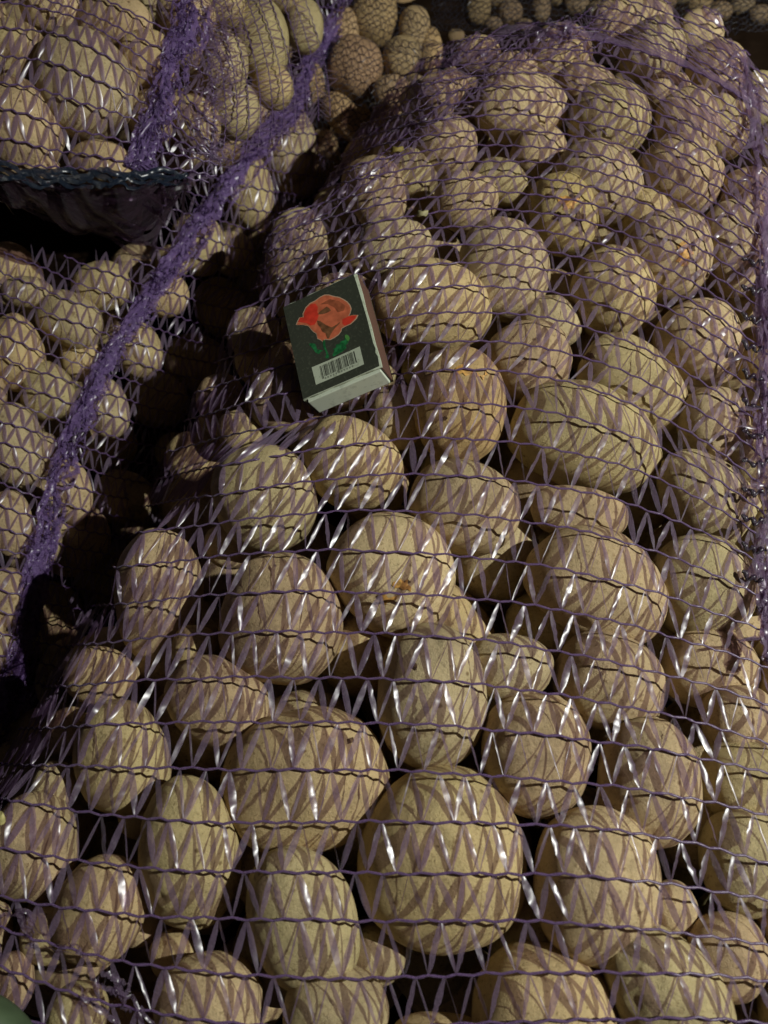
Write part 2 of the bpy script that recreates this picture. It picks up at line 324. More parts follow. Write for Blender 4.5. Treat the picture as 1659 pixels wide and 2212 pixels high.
# labels of the potatoes on top
ORD = ['leftmost', 'second', 'third', 'fourth', 'fifth', 'sixth', 'seventh', 'eighth', 'ninth', 'tenth', 'eleventh', 'twelfth', 'thirteenth']
BAGN = {'M': ('near bag', 'potatoes on the surface of the large near bag'), 'U': ('upper left bag', 'potatoes on the surface of the upper left bag'),
        'L': ('low left bag', 'potatoes on the surface of the low left bag'), 'B': ('far brown bag', 'potatoes of the distant brown bag'), 'T': ('dark top edge heap', 'potatoes of the dark heap at the top edge')}
def looks(p):
    s = math.sqrt(p.a*p.b); size = 'big' if s > 125 else 'mid-sized' if s > 75 else 'small'
    q = max(p.a, p.b)/min(p.a, p.b); shp = 'round' if q < 1.12 else 'oval' if q < 1.42 else 'long'
    return f'{size} {shp}'
for bag in 'MULBT':
    ps = sorted([p for p in POTS if p.bag == bag], key=lambda p: -p.Y)
    nt_ = {'M': 13, 'U': 4, 'L': 9, 'B': 4, 'T': 2}[bag]; tiers = np.array_split(np.arange(len(ps)), nt_)
    for k, idx in enumerate(tiers):
        row = sorted([ps[i] for i in idx], key=lambda p: p.X)
        tn = 'lowest row' if k == 0 else ('top row' if k == nt_-1 else f'{ORD[k]} row up')
        for j, p in enumerate(row):
            pos = 'leftmost' if j == 0 else 'rightmost' if j == len(row)-1 else ORD[j]+' from left'
            L_ = f'{looks(p)} potato, {pos} in {tn} of {BAGN[bag][0]}'
            if p.mat is M_POTB and p.Y < 600: L_ = 'yellow potato with dark scabs and sores near the top of the large near bag'
            elif p.mat is M_POTB: L_ = 'yellow-brown potato with torn brown wounds, right of the matchbox'
            tag(p.o, L_, 'potato', BAGN[bag][1]); p.short = f"{pos.replace('leftmost', 'leftmost')} in {tn}, {BAGN[bag][0]}"
seen = {}
for o, X, Y, bag in DEEP:
    c = sorted([p for p in POTS if p.bag == bag], key=lambda p: math.hypot(p.X-X, p.Y-Y))[:3]
    for p in c:
        dx, dy = X-p.X, Y-p.Y; an = math.degrees(math.atan2(-dy, dx)) % 360
        dr = ['right of', 'upper right of', 'above', 'upper left of', 'left of', 'lower left of', 'below', 'lower right of'][int((an+22.5)//45) % 8]
        L_ = f'dark potato {dr} the {p.short}'
        if L_ not in seen: seen[L_] = 1; o['label'] = L_; break

# ------------------------------------------------------------------ taut net surface over the potatoes
class Surf:
    def __init__(s, bags, macro, x0, x1, y0, y1, low=.010, it=260, res=.002, dent=None):
        s.x0, s.y0, s.res = x0, y0, res
        xs = np.arange(x0, x1, res); ys = np.arange(y0, y1, res); GX, GY = np.meshgrid(xs, ys, indexing='ij')
        base = macro(GX, GY)-low; ob = base.copy()
        for p in POTS:
            if p.bag not in bags: continue
            V = p.V; i = np.round((V[:, 0]-x0)/res).astype(int); j = np.round((V[:, 1]-y0)/res).astype(int)
            ok = (i > 0) & (j > 0) & (i < len(xs)-1) & (j < len(ys)-1)
            np.maximum.at(ob, (i[ok], j[ok]), V[ok, 2])
        h = ob.copy()
        for k in range(it):
            a = h.copy()
            a[1:-1, 1:-1] = (h[:-2, 1:-1]+h[2:, 1:-1]+h[1:-1, :-2]+h[1:-1, 2:])/4
            h = np.maximum(ob, a)
        for k in range(2):
            a = h.copy(); a[1:-1, 1:-1] = (h[:-2, 1:-1]+h[2:, 1:-1]+h[1:-1, :-2]+h[1:-1, 2:])/4; h = np.maximum(a, ob-.0003)
        h = h+.0009
        if dent is not None:      # the matchbox presses the net down under itself
            Mi = dent; c = Mi.to_3x3(); n_ = np.array(c.col[2]); o_ = np.array(Mi.translation)-n_*(.0145/2+.0012)
            dx = GX-o_[0]; dy = GY-o_[1]; pz = o_[2]-(n_[0]*dx+n_[1]*dy)/n_[2]; dz = pz-o_[2]
            e0 = np.array(c.col[0]); e1 = np.array(c.col[1]); u_ = dx*e0[0]+dy*e0[1]+dz*e0[2]; v_ = dx*e1[0]+dy*e1[1]+dz*e1[2]
            g = np.maximum(np.maximum(np.abs(u_)-.0375/2-.001, np.abs(v_)-.0505/2-.001), 0)
            h = np.minimum(h, pz+g*1.1)
        s.h = h; s.nx, s.ny = h.shape
    def __call__(s, x, y):
        fx = np.clip((x-s.x0)/s.res, 0, s.nx-1.001); fy = np.clip((y-s.y0)/s.res, 0, s.ny-1.001)
        i = fx.astype(int); j = fy.astype(int); u = fx-i; v = fy-j; h = s.h
        return (h[i, j]*(1-u)*(1-v)+h[i+1, j]*u*(1-v)+h[i, j+1]*(1-u)*v+h[i+1, j+1]*u*v)
    def point(s, X, Y):
        X = np.asarray(X, float); t = march(s, X, Y); return CAM+ray(X, Y)*t[..., None]
    def normal(s, P):
        e = .003; gx = (s(P[..., 0]+e, P[..., 1])-s(P[..., 0]-e, P[..., 1]))/(2*e); gy = (s(P[..., 0], P[..., 1]+e)-s(P[..., 0], P[..., 1]-e))/(2*e)
        n = np.stack([-gx, -gy, np.ones_like(gx)], -1); return n/np.linalg.norm(n, axis=-1)[..., None]
BM = Matrix(((0.9039659950198055, -0.2226131413466476, -0.36508748149941855, -.02099568), (0.1941427065221634, 0.974392534938851, -0.11343631411359378, .20759913), (0.38099093080027496, 0.03166349878339866, 0.9240364351543181, .20277326), (0, 0, 0, 1)))
SM = Surf('M', hM, -.24, .34, -.16, .56, dent=BM, it=1500, low=.006)
SU = Surf('U', hU, -.42, .04, .20, .62, low=.012)
SL = Surf('L', hL, -.42, .04, -.10, .62, low=.012)
SB = Surf('B', hB, -.18, .12, .38, .70, low=.012, it=120)

# ------------------------------------------------------------------ net building
def tubes(paths, radii, sides=5):
    V = []; Fc = []; UV = []
    for P, R in zip(paths, radii):
        P = np.asarray(P); n = len(P)
        if n < 2: continue
        T = np.gradient(P, axis=0); T /= np.linalg.norm(T, axis=1)[:, None]+1e-12
        ref = np.array([0.1, .2, 1.]); A = np.cross(T, ref); A /= np.linalg.norm(A, axis=1)[:, None]+1e-12; B = np.cross(T, A)
        b0 = len(V)
        for k in range(n):
            for s_ in range(sides):
                an = 2*math.pi*s_/sides; V.append(P[k]+R[k]*(math.cos(an)*A[k]+math.sin(an)*B[k])); UV.append((s_/sides, k*.09))
        for k in range(n-1):
            for s_ in range(sides):
                q = (s_+1) % sides; Fc.append((b0+k*sides+s_, b0+k*sides+q, b0+(k+1)*sides+q, b0+(k+1)*sides+s_))
    return V, Fc, UV
def tape(P, N, wmax, twist0, twist1, wmin=.0003, cup=.18, crinkle=.17):
    """a flat film tape along P (n,3): narrow at its knots, wide in the middle, creased along its centre"""
    n = len(P); T = np.gradient(P, axis=0); T /= np.linalg.norm(T, axis=1)[:, None]+1e-12
    S = np.cross(T, N); S /= np.linalg.norm(S, axis=1)[:, None]+1e-12; Nn = np.cross(S, T)
    u = np.linspace(0, 1, n); tw = twist0+(twist1-twist0)*u
    W = np.cos(tw)[:, None]*S+np.sin(tw)[:, None]*Nn; K = -np.sin(tw)[:, None]*S+np.cos(tw)[:, None]*Nn
    hw = (wmin+(wmax-wmin)*np.sin(np.pi*np.clip(u, .001, .999))**.65)/2
    Lf = P-W*hw[:, None]; Ct = P+K*(cup*hw)[:, None]; Rt = P+W*hw[:, None]
    cr_ = crinkle*hw[:, None]; Ct = Ct+K*rng.normal(0, 1, (n, 1))*cr_; Lf = Lf+K*rng.normal(0, 1, (n, 1))*cr_; Rt = Rt+K*rng.normal(0, 1, (n, 1))*cr_
    V = np.stack([Lf, Ct, Rt], 1).reshape(-1, 3); r_ = rng.uniform(0, 50)
    UV = np.stack([np.tile([0, .5, 1], n)+r_, np.repeat(u, 3)+r_*.37], 1)
    Fc = []
    for k in range(n-1):
        b = 3*k; Fc += [(b, b+1, b+4, b+3), (b+1, b+2, b+5, b+4)]
    return V, Fc, UV
def joined(parts):
    V = []; Fc = []; UV = []; o = 0
    for v, f, u in parts:
        V.append(v); UV.append(u); Fc += [tuple(i+o for i in q) for q in f]; o += len(v)
    return np.concatenate(V), Fc, np.concatenate(UV)

LAY = np.array([.37, -.22, .90]); LAY /= np.linalg.norm(LAY)
def build_net(root, surf, curve, rows, srange, sseed, pitch, shear, keep, wtape, rthread, nind, m_tape, m_thread, nseg=11, hexamp=2.1, dirpos=-1, twist=(.15, .75)):
    """curve(r, s) -> image point of row r at running position s. Knots are spaced by physical pitch along each row."""
    org = np.array(root.location); R = len(rows)
    def P(r, s):
        X, Y = curve(r, s); return surf.point(X, Y)
    ra = np.array(rows, float)
    # positions by physical arc length
    ds = 7.0; smin, smax = srange; grid = np.arange(smin, smax, ds)
    RR, SS = np.meshgrid(ra, grid, indexing='ij'); PP = P(RR, SS)
    seglen = np.linalg.norm(np.diff(PP, axis=1), axis=2); seglen = np.minimum(seglen, .006)
    arc = np.concatenate([np.zeros((R, 1)), np.cumsum(seglen, 1)], 1)
    smooth = arc
    pos = []   # per row: function index -> s
    sh = 0
    for i in range(R):
        s0 = sseed; a0 = np.interp(s0, grid, smooth[i]); pos.append((a0+sh*pitch, smooth[i])); sh += shear(rows[i])
    def s_of(i, k):   # knot index (half steps allowed)
        a0, ar = pos[i]; jit = rng.normal(0, .05, np.shape(k)); return np.interp(a0+(k+jit)*pitch, ar, grid, left=np.nan, right=np.nan)
    kk = np.arange(-70, 71)
    below = [s_of(i, kk+0.) for i in range(R)]           # attachments of the tapes that hang below row i
    above = [s_of(i, kk+.5) for i in range(R)]           # attachments of the tapes that come from above
    tapes = []
    jobs = []
    for i in range(R-1):
        for q, k in enumerate(kk[:-1]):
            a = below[i][q]; 
            for e, sgn in ((q-1, -1), (q, 1)):
                if e < 0: continue
                b = above[i+1][e]
                if np.isnan(a) or np.isnan(b): continue
                jobs.append((i, a, b, sgn))
    if jobs:
        J = np.array([(ra[i], ra[i+1], a, b, s_) for i, a, b, s_ in jobs]); u = np.linspace(0, 1, nseg+1)
        Xa, Ya = curve(J[:, 0], J[:, 2]); Xb, Yb = curve(J[:, 1], J[:, 3]); 
        X = Xa[:, None]*(1-u)+Xb[:, None]*u; Y = Ya[:, None]*(1-u)+Yb[:, None]*u
        PT = surf.point(X, Y); NN = surf.normal(PT)
        Nm = NN.mean(1); Nm /= np.linalg.norm(Nm, axis=1)[:, None]
        for q in range(len(J)):
            Pq = PT[q]
            L_ = np.linalg.norm(Pq[-1]-Pq[0])
            if not keep(X[q].mean(), Y[q].mean(), Pq): continue
            if np.linalg.norm(np.diff(Pq, axis=0), axis=1).max() > .012: continue
            ww = wtape*rng.choice([1, 1, 1, .8, .55, .3, 1.15])*rng.uniform(.85, 1.1)
            # tapes leaning one way turn their faces to one side, the others to the other
            # the sheared net lays most of its tapes over to one side; the rest are twisted at random
            Tq = Pq[-1]-Pq[0]; Tq /= np.linalg.norm(Tq)+1e-9; Sq = np.cross(Tq, Nm[q]); Sq /= np.linalg.norm(Sq)+1e-9; Nq = np.cross(Sq, Tq)
            base = np.clip(math.atan2(-LAY@Sq, LAY@Nq), -1.1, 1.1)
            base = base+rng.normal(0, .10) if rng.random() < (.80 if J[q, 4] < 0 else .42) else rng.uniform(-1.0, 1.0); d_ = 0
            tapes.append((L_*ww, *tape(Pq, np.repeat(Nm[q][None], nseg+1, 0), ww, base+d_-.15, base+d_+.15), X[q].mean(), Y[q].mean()))
    vis = [t for t in tapes if -10 < t[4] < 1669 and -10 < t[5] < 2222]
    vis.sort(key=lambda t: -t[0]*(1+t[5]/900)); ind = vis[:nind]; ids = set(map(id, ind)); rest = [t for t in tapes if id(t) not in ids]
    for t in ind: mesh_obj('net_tape', t[1], t[2], m_tape, root, org, t[3])
    if rest:
        V, Fc, UV = joined([t[1:4] for t in rest]); tag(mesh_obj('net_tapes', V, Fc, m_tape, root, org, UV), kind='stuff')
    # row threads: zigzag up and down between the attachments
    for i in range(R):
        s_ = np.concatenate([below[i], above[i]]); d_ = np.concatenate([np.full(len(kk), hexamp), np.full(len(kk), -hexamp)])
        ok = ~np.isnan(s_); s_, d_ = s_[ok], d_[ok]; o = np.argsort(s_); s_, d_ = s_[o], d_[o]
        if len(s_) < 4: continue
        fine = np.interp(np.arange(0, len(s_)-1, .2), np.arange(len(s_)), s_); dd = np.interp(np.arange(0, len(s_)-1, .2), np.arange(len(s_)), d_)
        X, Y = curve(np.full(len(fine), ra[i]), fine)
        PT = surf.point(X, Y+dd*0); scale = np.linalg.norm(np.asarray(PT)-CAM, axis=1)/F
        n = surf.normal(PT); Tn = np.gradient(PT, axis=0); Tn /= np.linalg.norm(Tn, axis=1)[:, None]+1e-9
        sd = np.cross(Tn, n); sg = np.sign((sd@UP))[:, None]; PT = PT-sd*sg*(dd*scale)[:, None]+n*.0004
        rad = rthread*(1+.25*np.abs(np.sin(np.arange(len(fine))*math.pi/5))+rng.normal(0, .08, len(fine)))
        runs = []; cur = []
        for k in range(len(fine)):
            good = keep(X[k], Y[k], PT[k:k+1]) and (not cur or np.linalg.norm(PT[k]-PT[cur[-1]]) < .012)
            if good: cur.append(k)
            else:
                if len(cur) > 6: runs.append(cur)
                cur = []
        if len(cur) > 6: runs.append(cur)
        if runs:
            for c in runs:
                V, Fc, UV = tubes([PT[c]], [rad[c]]); mesh_obj('row_thread', V, Fc, m_thread, root, org, UV)

# ---- main bag
XS = np.array([300, 750, 1500, 1928, 3000])/1.8228
RT = [[3741,3820,3847,3834,3860],[3578,3608,3628,3621,3721],[3390,3419,3446,3432,3539],[3197,3227,3244,3234,3389],[3018,3028,3034,3055,3204],
 [2859,2849,2845,2875,3041],[2696,2676,2670,2703,2922],[2540,2504,2491,2530,2769],[2395,2351,2335,2365,2623],[2260,2199,2176,2199,2484],
 [2145,2070,2018,2033,2350],[2050,1965,1875,1882,2222],[1955,1862,1739,1736,2120],[1865,1762,1603,1600,2021],[1780,1665,1462,1474,1915],
 [1700,1572,1341,1366,1800],[1620,1480,1232,1249,1680],[1545,1392,1130,1146,1565],[1475,1308,1040,1056,1460]]
top = RT[-1]
for k in range(1, 24):
    d_ = [62, 64, 68, 74, 84]; f_ = max(.5, 1-.024*k)
    RT.append([RT[-1][c]-d_[c]*f_ for c in range(5)])
for k in range(1, 4): RT.insert(0, [RT[0][0]+170, RT[0][1]+190, RT[0][2]+195, RT[0][3]+195, RT[0][4]+165])
RT = RT[::-1]     # from the top down
COEF = np.array([np.polyfit(XS/1000, np.array(r)/1.8228, 3) for r in RT])
def curveM(r, s):
    r = np.asarray(r, float); i = np.clip(np.round(r).astype(int), 0, len(COEF)-1); x = np.asarray(s)/1000
    xc = np.clip(x, .05, 1.68); c = COEF[i]; y = ((c[..., 0]*xc+c[..., 1])*xc+c[..., 2])*xc+c[..., 3]
    der = (3*c[..., 0]*xc+2*c[..., 1])*xc+c[..., 2]; y = y+(x-xc)*der
    return np.asarray(s)*1.0, y + 1.0*np.sin(s/37+i*1.7)+1.4*np.sin(s/91+i*.9)
bagM = empty('mesh_bag', (.02, .17, 0)); tag(bagM, 'large purple knitted net bag of potatoes, with the matchbox lying on it', 'net bag', 'net bags of potatoes')
NR = len(RT)
def shearM(r): return -.36*max(0, min(1, (NR-6-r)/9)) + (.10 if r > NR-7 else 0)
def keepM(X, Y, P): return P[:, 2].min() > .035 and P[:, 1].max() < .515 and P[:, 2].min() > .6*0 and X < 1760
build_net(bagM, SM, curveM, list(range(NR)), (-160, 1800), 860, .0088, shearM, keepM, .0022, .00037, 300, M_STRIP, M_THREAD)

# second, finer ply over the gathered left flank and far end
def curveF(r, s):
    r = np.asarray(r, float); i = r; s = np.asarray(s, float)
    return s, 1130-26*i-(s-500)*.62+6*np.sin(s/23+i)
def keepF(X, Y, P): return P[:, 2].min() > .05 and P[:, 1].max() < .515 and (Y < 560-(X-600)*.80 or (Y < 120+(1250-X)*.1 and X < 1330) )
build_net(bagM, SM, curveF, list(range(0, 42)), (380, 1420), 800, .0062, lambda r: -.3, keepF, .0011, .00026, 0, M_STRIP, M_THREAD, nseg=3, hexamp=2)

# scraps of leaf and peel caught in the net
for (X, Y, sx, sy, col, lab_) in [(858, 330, 12, 7, (.22, .17, .04), 'tiny yellow leaf scrap stuck in the net near the far end of the dark gap'),
        (912, 468, 12, 8, (.30, .27, .14), 'pale flake of potato peel on the net above the matchbox'), (8, 1768, 8, 16, (.45, .40, .16), 'curled yellow scrap on the net at the left edge')]:
    Pc = SM.point(np.array([X]), np.array([Y]))[0]; t_ = (Pc-CAM)@FWD/F; k_ = 14; an = np.linspace(0, 2*math.pi, k_, endpoint=False); rr = 1+.12*np.sin(2*an+1)+rng.normal(0, .07, k_)
    ring = [(Pc+RIGHT*math.cos(q)*sx*t_*m_+UP*math.sin(q)*sy*t_*m_+np.array([0, 0, .0022+.0007*math.sin(3*q)])) for q, m_ in zip(an, rr)]
    Vv = ring+[p-np.array([0, 0, .0004]) for p in ring]+[Pc+np.array([0, 0, .0030]), Pc+np.array([0, 0, .0025])]
    Ff = [(i, (i+1) % k_, 2*k_) for i in range(k_)]+[(k_+(i+1) % k_, k_+i, 2*k_+1) for i in range(k_)]+[(i, k_+i, k_+(i+1) % k_, (i+1) % k_) for i in range(k_)]
    o = mesh_obj('plant_scrap', np.array(Vv), Ff, simple('scrap_skin', col, .6, 900, .3), None, Pc); o.location = Pc; tag(o, lab_, 'scrap')

# ---- crumpled seams: bunched film tapes and loose loops
def seam(root, surf, path, width, n, m, lift=.006, length=(.004, .011), wt=(.0005, .0016), spread=.75, wavy=0, wl=(.012, .03), ww=(.0010, .0026)):
    org = np.array(root.location); path = np.array(path, float); seg = np.linalg.norm(np.diff(path, axis=0), axis=1); cum = np.r_[0, np.cumsum(seg)]
    parts = []
    s_ = rng.uniform(0, cum[-1], n); X = np.interp(s_, cum, path[:, 0]); Y = np.interp(s_, cum, path[:, 1])
    k = np.clip(np.searchsorted(cum, s_)-1, 0, len(seg)-1); D = np.diff(path, axis=0)[k]/seg[k][:, None]
    off = np.clip(rng.normal(0, .42, n), -1.3, 1.3)*width; wob = 7*np.sin(s_/31)+5*np.sin(s_/13)
    X2 = X-D[:, 1]*(off+wob); Y2 = Y+D[:, 0]*(off+wob); ok = np.ones(n, bool)
    an = rng.normal(0, spread, n)+np.where(rng.random(n) < .35, math.pi/2, 0); L_ = rng.uniform(*length, n)
    P0 = surf.point(X2, Y2); dpt = np.linalg.norm(P0-CAM, axis=1)/F
    dx = D[:, 0]*np.cos(an)-D[:, 1]*np.sin(an); dy = D[:, 0]*np.sin(an)+D[:, 1]*np.cos(an)
    P1 = surf.point(X2+dx*L_/dpt, Y2+dy*L_/dpt)
    up = np.array([0, 0, 1.]); 
    for q in range(n):
        a, b = P0[q], P1[q]
        if np.linalg.norm(b-a) > .02: b = a+(b-a)*.02/np.linalg.norm(b-a)
        hgt = lift*rng.random()**1.3*max(0, 1-abs(off[q])/width/1.4)
        u = np.linspace(0, 1, 5)[:, None]; Pq = a*(1-u)+b*u+up*(hgt+.003*rng.uniform(.2, 1)*np.sin(np.pi*u))+rng.normal(0, .0003, (5, 3))
        Nv = np.repeat((rng.normal(0, .6, 3)+up)[None], 5, 0)
        parts.append(tape(Pq, Nv, rng.uniform(*wt), rng.uniform(-1, 1), rng.uniform(-1, 1), cup=.5))
    for q in range(wavy):
        t0 = rng.uniform(0, cum[-1]); Ln = rng.uniform(*wl)/.00022; m_ = 22; ss = t0+np.linspace(0, Ln, m_)*(1 if rng.random() < .8 else .5)
        of = rng.normal(0, .5)*width; lat = of+np.cumsum(rng.normal(0, .13, m_))*width*.8+.25*width*np.sin(np.linspace(0, rng.uniform(3, 12), m_)+rng.uniform(0, 6))
        lat = np.clip(lat, -1.25*width, 1.25*width); ss = np.clip(ss+rng.normal(0, 3, m_), 0, cum[-1]-1); kk_ = np.clip(np.searchsorted(cum, ss)-1, 0, len(seg)-1); Dk = np.diff(path, axis=0)[kk_]/seg[kk_][:, None]
        Xw = np.interp(ss, cum, path[:, 0])-Dk[:, 1]*lat; Yw = np.interp(ss, cum, path[:, 1])+Dk[:, 0]*lat; Pw = surf.point(Xw, Yw)
        j = np.linalg.norm(np.diff(Pw, axis=0), axis=1)
        if j.max() > .014: continue
        Pw = Pw+up*(lift*rng.random()*(1-np.abs(lat)/width/1.4)[:, None]+.0015*np.abs(np.sin(np.linspace(0, rng.uniform(4, 16), m_)))[:, None])
        parts.append(tape(Pw, np.repeat((rng.normal(0, .5, 3)+up)[None], m_, 0), rng.uniform(*ww), rng.uniform(-2, 2), rng.uniform(-2, 2), wmin=.0006, cup=.4, crinkle=.2))
    V, Fc, UV = joined(parts); return tag(mesh_obj('gathered_seam', V, Fc, m, root, org, UV), kind='stuff')
seam(bagM, SM, [(1520, -20), (1600, 120), (1640, 330), (1648, 480), (1650, 650), (1642, 900), (1650, 1200), (1664, 1430)], 17, 60, M_STRIP, lift=.002, length=(.008, .016), wt=(.0010, .0030), spread=.15, wavy=85, wl=(.02, .05), ww=(.0015, .004))
seam(bagM, SM, [(900, 175), (960, 120), (1040, 85), (1130, 70), (1230, 60)], 30, 50, M_STRIP, lift=.0010, length=(.002, .006), wt=(.0004, .0012), wavy=30)
# dark scalloped lacing down the right-hand seam
V_, R_ = [], []
for yy in np.arange(560, 1300, 62):
    s_ = np.linspace(0, 1, 18); X = 1600+66*s_; Y = yy+14*np.sin(s_*math.pi)+22*s_*0+5*np.sin(s_*19+yy); P = SM.point(X, Y); P[:, 2] += .0016+.0008*np.sin(s_*25)
    V_.append(P); R_.append(np.full(18, .0008)*(1+.4*np.sin(s_*23)))
for P, R in zip(V_, R_):
    v, f, u = tubes([P], [R]); mesh_obj('seam_stitch', v, f, M_DARK, bagM, bagM.location, u)

# ---- upper left bag
bagU = empty('mesh_bag', (-.2, .40, 0)); tag(bagU, 'violet net bag in the upper left corner with a dark blue hem', 'net bag', 'net bags of potatoes')
UX = np.array([0, 350, 700])/1.8228
URT = [[-420,-330,-250],[-330,-230,-120],[-230,-130,20],[-130,-20,140],[-55,60,230],[15,100,350],[113,185,430],[219,300,500],[325,411,552],[424,524,612],[544,613,670],[636,668,700]]
UC = np.array([np.polyfit(UX/1000, np.array(r)/1.8228, 2) for r in URT])
def curveU(r, s):
    i = np.clip(np.round(np.asarray(r, float)).astype(int), 0, len(UC)-1); x = np.asarray(s)/1000; xc = np.clip(x, -.1, .42); c = UC[i]
    y = (c[..., 0]*xc+c[..., 1])*xc+c[..., 2]; y = y+(x-xc)*(2*c[..., 0]*xc+c[..., 1]); return np.asarray(s)*1., y+2*np.sin(s/29+i)
build_net(bagU, SU, curveU, list(range(len(URT))), (-120, 520), 180, .0066, lambda r: -.15, lambda X, Y, P: P[:, 2].min() > .13 and X < 470 and Y < 392, .0020, .0004, 60, M_STRIP, M_THREAD, nseg=5)
def curveU2(r, s):
    s = np.asarray(s, float); r = np.asarray(r, float)
    return 395+r*25+55*np.sin((s+40)/520*math.pi)+.05*s, s
build_net(bagU, SU, curveU2, list(range(0, 15)), (-60, 420), 150, .0048, lambda r: -.1, lambda X, Y, P: P[:, 2].min() > .10 and Y < 395-(X-420)*.5 and X < 720, .0010, .0003, 0, M_STRIP, M_THREAD, nseg=4, hexamp=1.5)
seam(bagU, SU, [(418, -20), (408, 80), (372, 160), (352, 230), (330, 300), (312, 372)], 32, 200, M_SEAM, lift=.005, length=(.002, .006), spread=1.2, wavy=120, ww=(.0008, .0030))
# blue hem and the slack dark film under it
P_ = SU.point(np.linspace(-60, 408, 40), 352+0*np.linspace(0, 1, 40)+14*np.sin(np.linspace(0, 2.6, 40)))
hx = np.linspace(-60, 408, 60); hy = 352+12*np.sin(np.linspace(0, 3.3, 60))+np.linspace(0, 20, 60)*1.1
HP = SU.point(hx, hy)+np.array([0, -.003, .003]); parts = []
for k in range(4):
    Q = HP+np.array([0, -.0012*k, -.0013*k])+np.stack([0*hx, .0012*np.sin(hx/11+k), .0014*np.sin(hx/17+2*k)], 1)+rng.normal(0, .0004, HP.shape); parts.append(tape(Q, np.repeat(np.array([[0, -.5, 1.]]), 60, 0), .0030, rng.uniform(-.9, .9), rng.uniform(-.9, .9), wmin=.0018, cup=.6))
V, Fc, UV = joined(parts); UV[:, 1] *= 14
mesh_obj('blue_hem', V, Fc, M_BLUE, bagU, bagU.location, UV)
# slack net hanging in swags below the hem
parts = []
for k in range(30):
    u = np.linspace(0, 1, 40); i0 = rng.uniform(0, 22); i1 = rng.uniform(44, 59); dep = .006+.056*(k/30)+rng.uniform(-.003, .003)
    f0 = i0+(i1-i0)*u; Q = np.stack([np.interp(f0, np.arange(60), HP[:, c]) for c in range(3)], 1)
    Q[:, 2] -= .003+dep*4*u*(1-u)*(1+.15*np.sin(7*u+k)); Q[:, 1] += -.004+.35*dep*4*u*(1-u)
    parts.append(tape(Q, np.repeat(np.array([[.1, -1, .6]]), 40, 0), rng.uniform(.0010, .0034), rng.uniform(-1, 1), rng.uniform(-1, 1), wmin=.0010))
for k in range(60):
    q = rng.integers(2, 57); a = HP[q]+np.array([0, -.003, -.003]); L_ = rng.uniform(.010, .045)
    u = np.linspace(0, 1, 6)[:, None]; Pq = a+np.array([rng.normal(0, .25), .35, -1])*L_*u; parts.append(tape(Pq, np.repeat(np.array([[.2, -1, .5]]), 6, 0), rng.uniform(.0005, .0016), rng.uniform(-1, 1), rng.uniform(-1, 1)))
V, Fc, UV = joined(parts); UV[:, 1] *= 4; tag(mesh_obj('slack_net', V, Fc, M_FILM, bagU, bagU.location, UV), kind='stuff')

fv = []; ff = []; fu = []; NA, NB = 60, 14      # the folded film itself
for i in range(NA):
    for j in range(NB):
        u = i/(NA-1); w_ = j/(NB-1); sag = (.010+.050*math.sin(math.pi*min(1, u*1.05))**.7)*w_
        fv.append(HP[i]+np.array([.002*math.sin(9*w_+3*u), -.003+.030*w_*w_-.005*math.sin(math.pi*w_)+.0025*math.sin(23*u+5*w_)+.0015*math.sin(47*u-8*w_), -.004-sag+.002*math.sin(17*u+9*w_)])); fu.append((u*22, w_*3))
for i in range(NA-1):
    for j in range(NB-1): a_ = i*NB+j; ff.append((a_, a_+1, a_+NB+1, a_+NB))
mesh_obj('folded_film', np.array(fv), ff, M_FILM2, bagU, bagU.location, np.array(fu))
seam(bagM, SM, [(-40, 1960), (60, 2010), (170, 2090), (330, 2210), (420, 2290)], 34, 6, M_STRIP, lift=.001, length=(.004, .010), spread=.5, wavy=12, wl=(.01, .03), ww=(.0006, .0022))

# ---- low left bag
bagL = empty('mesh_bag', (-.24, .2, 0)); tag(bagL, 'low violet net bag along the left edge, beside the dark gap', 'net bag', 'net bags of potatoes')
def curveL(r, s):
    r = np.asarray(r, float); s = np.asarray(s, float); y0 = 540+46*r; sl = .46-.011*np.clip(r, 0, 30)
    return s, y0+sl*s-.00022*s*s+2*np.sin(s/21+r)
def keepL(X, Y, P):
    return P[:, 2].min() > .045 and Y < 1640 and not (Y < 545+.05*X and X < 330)
build_net(bagL, SL, curveL, list(range(-18, 24)), (-100, 760), 60, .0068, lambda r: -.22, keepL, .0018, .00036, 60, M_STRIP, M_THREAD, nseg=5, hexamp=2)
LP = [(770, -30), (700, 110), (640, 215), (560, 330), (470, 440), (400, 545), (330, 650), (262, 752), (205, 860), (160, 960), (120, 1080), (95, 1180), (75, 1290), (55, 1400), (20, 1520), (-20, 1600)]
seam(bagL, SL, LP, 23, 300, M_SEAM, lift=.008, length=(.003, .007), wt=(.0004, .0018), spread=1.2, wavy=380, ww=(.0010, .0042))
seam(bagU, SU, [(440, -20), (470, 60), (465, 150), (455, 240), (430, 340)], 48, 30, M_STRIP, lift=.002, length=(.003, .007), spread=1.0, wavy=60, ww=(.0004, .0016))

# ---- distant bags
bagB = empty('mesh_bag', (-.03, .53, 0)); tag(bagB, 'distant bag of earthy brown potatoes in fine dark blue net', 'net bag', 'net bags of potatoes')
def curveB(r, s):
    r = np.asarray(r, float); s = np.asarray(s, float); return s, -60+16*r+.35*(s-780)+3*np.sin(s/17+r)
build_net(bagB, SB, curveB, list(range(0, 30)), (600, 1000), 780, .0055, lambda r: -.2, lambda X, Y, P: P[:, 2].min() > .03 and X > 560, .0006, .0002, 0, M_NAVY, M_NAVY, nseg=3, hexamp=1.5)

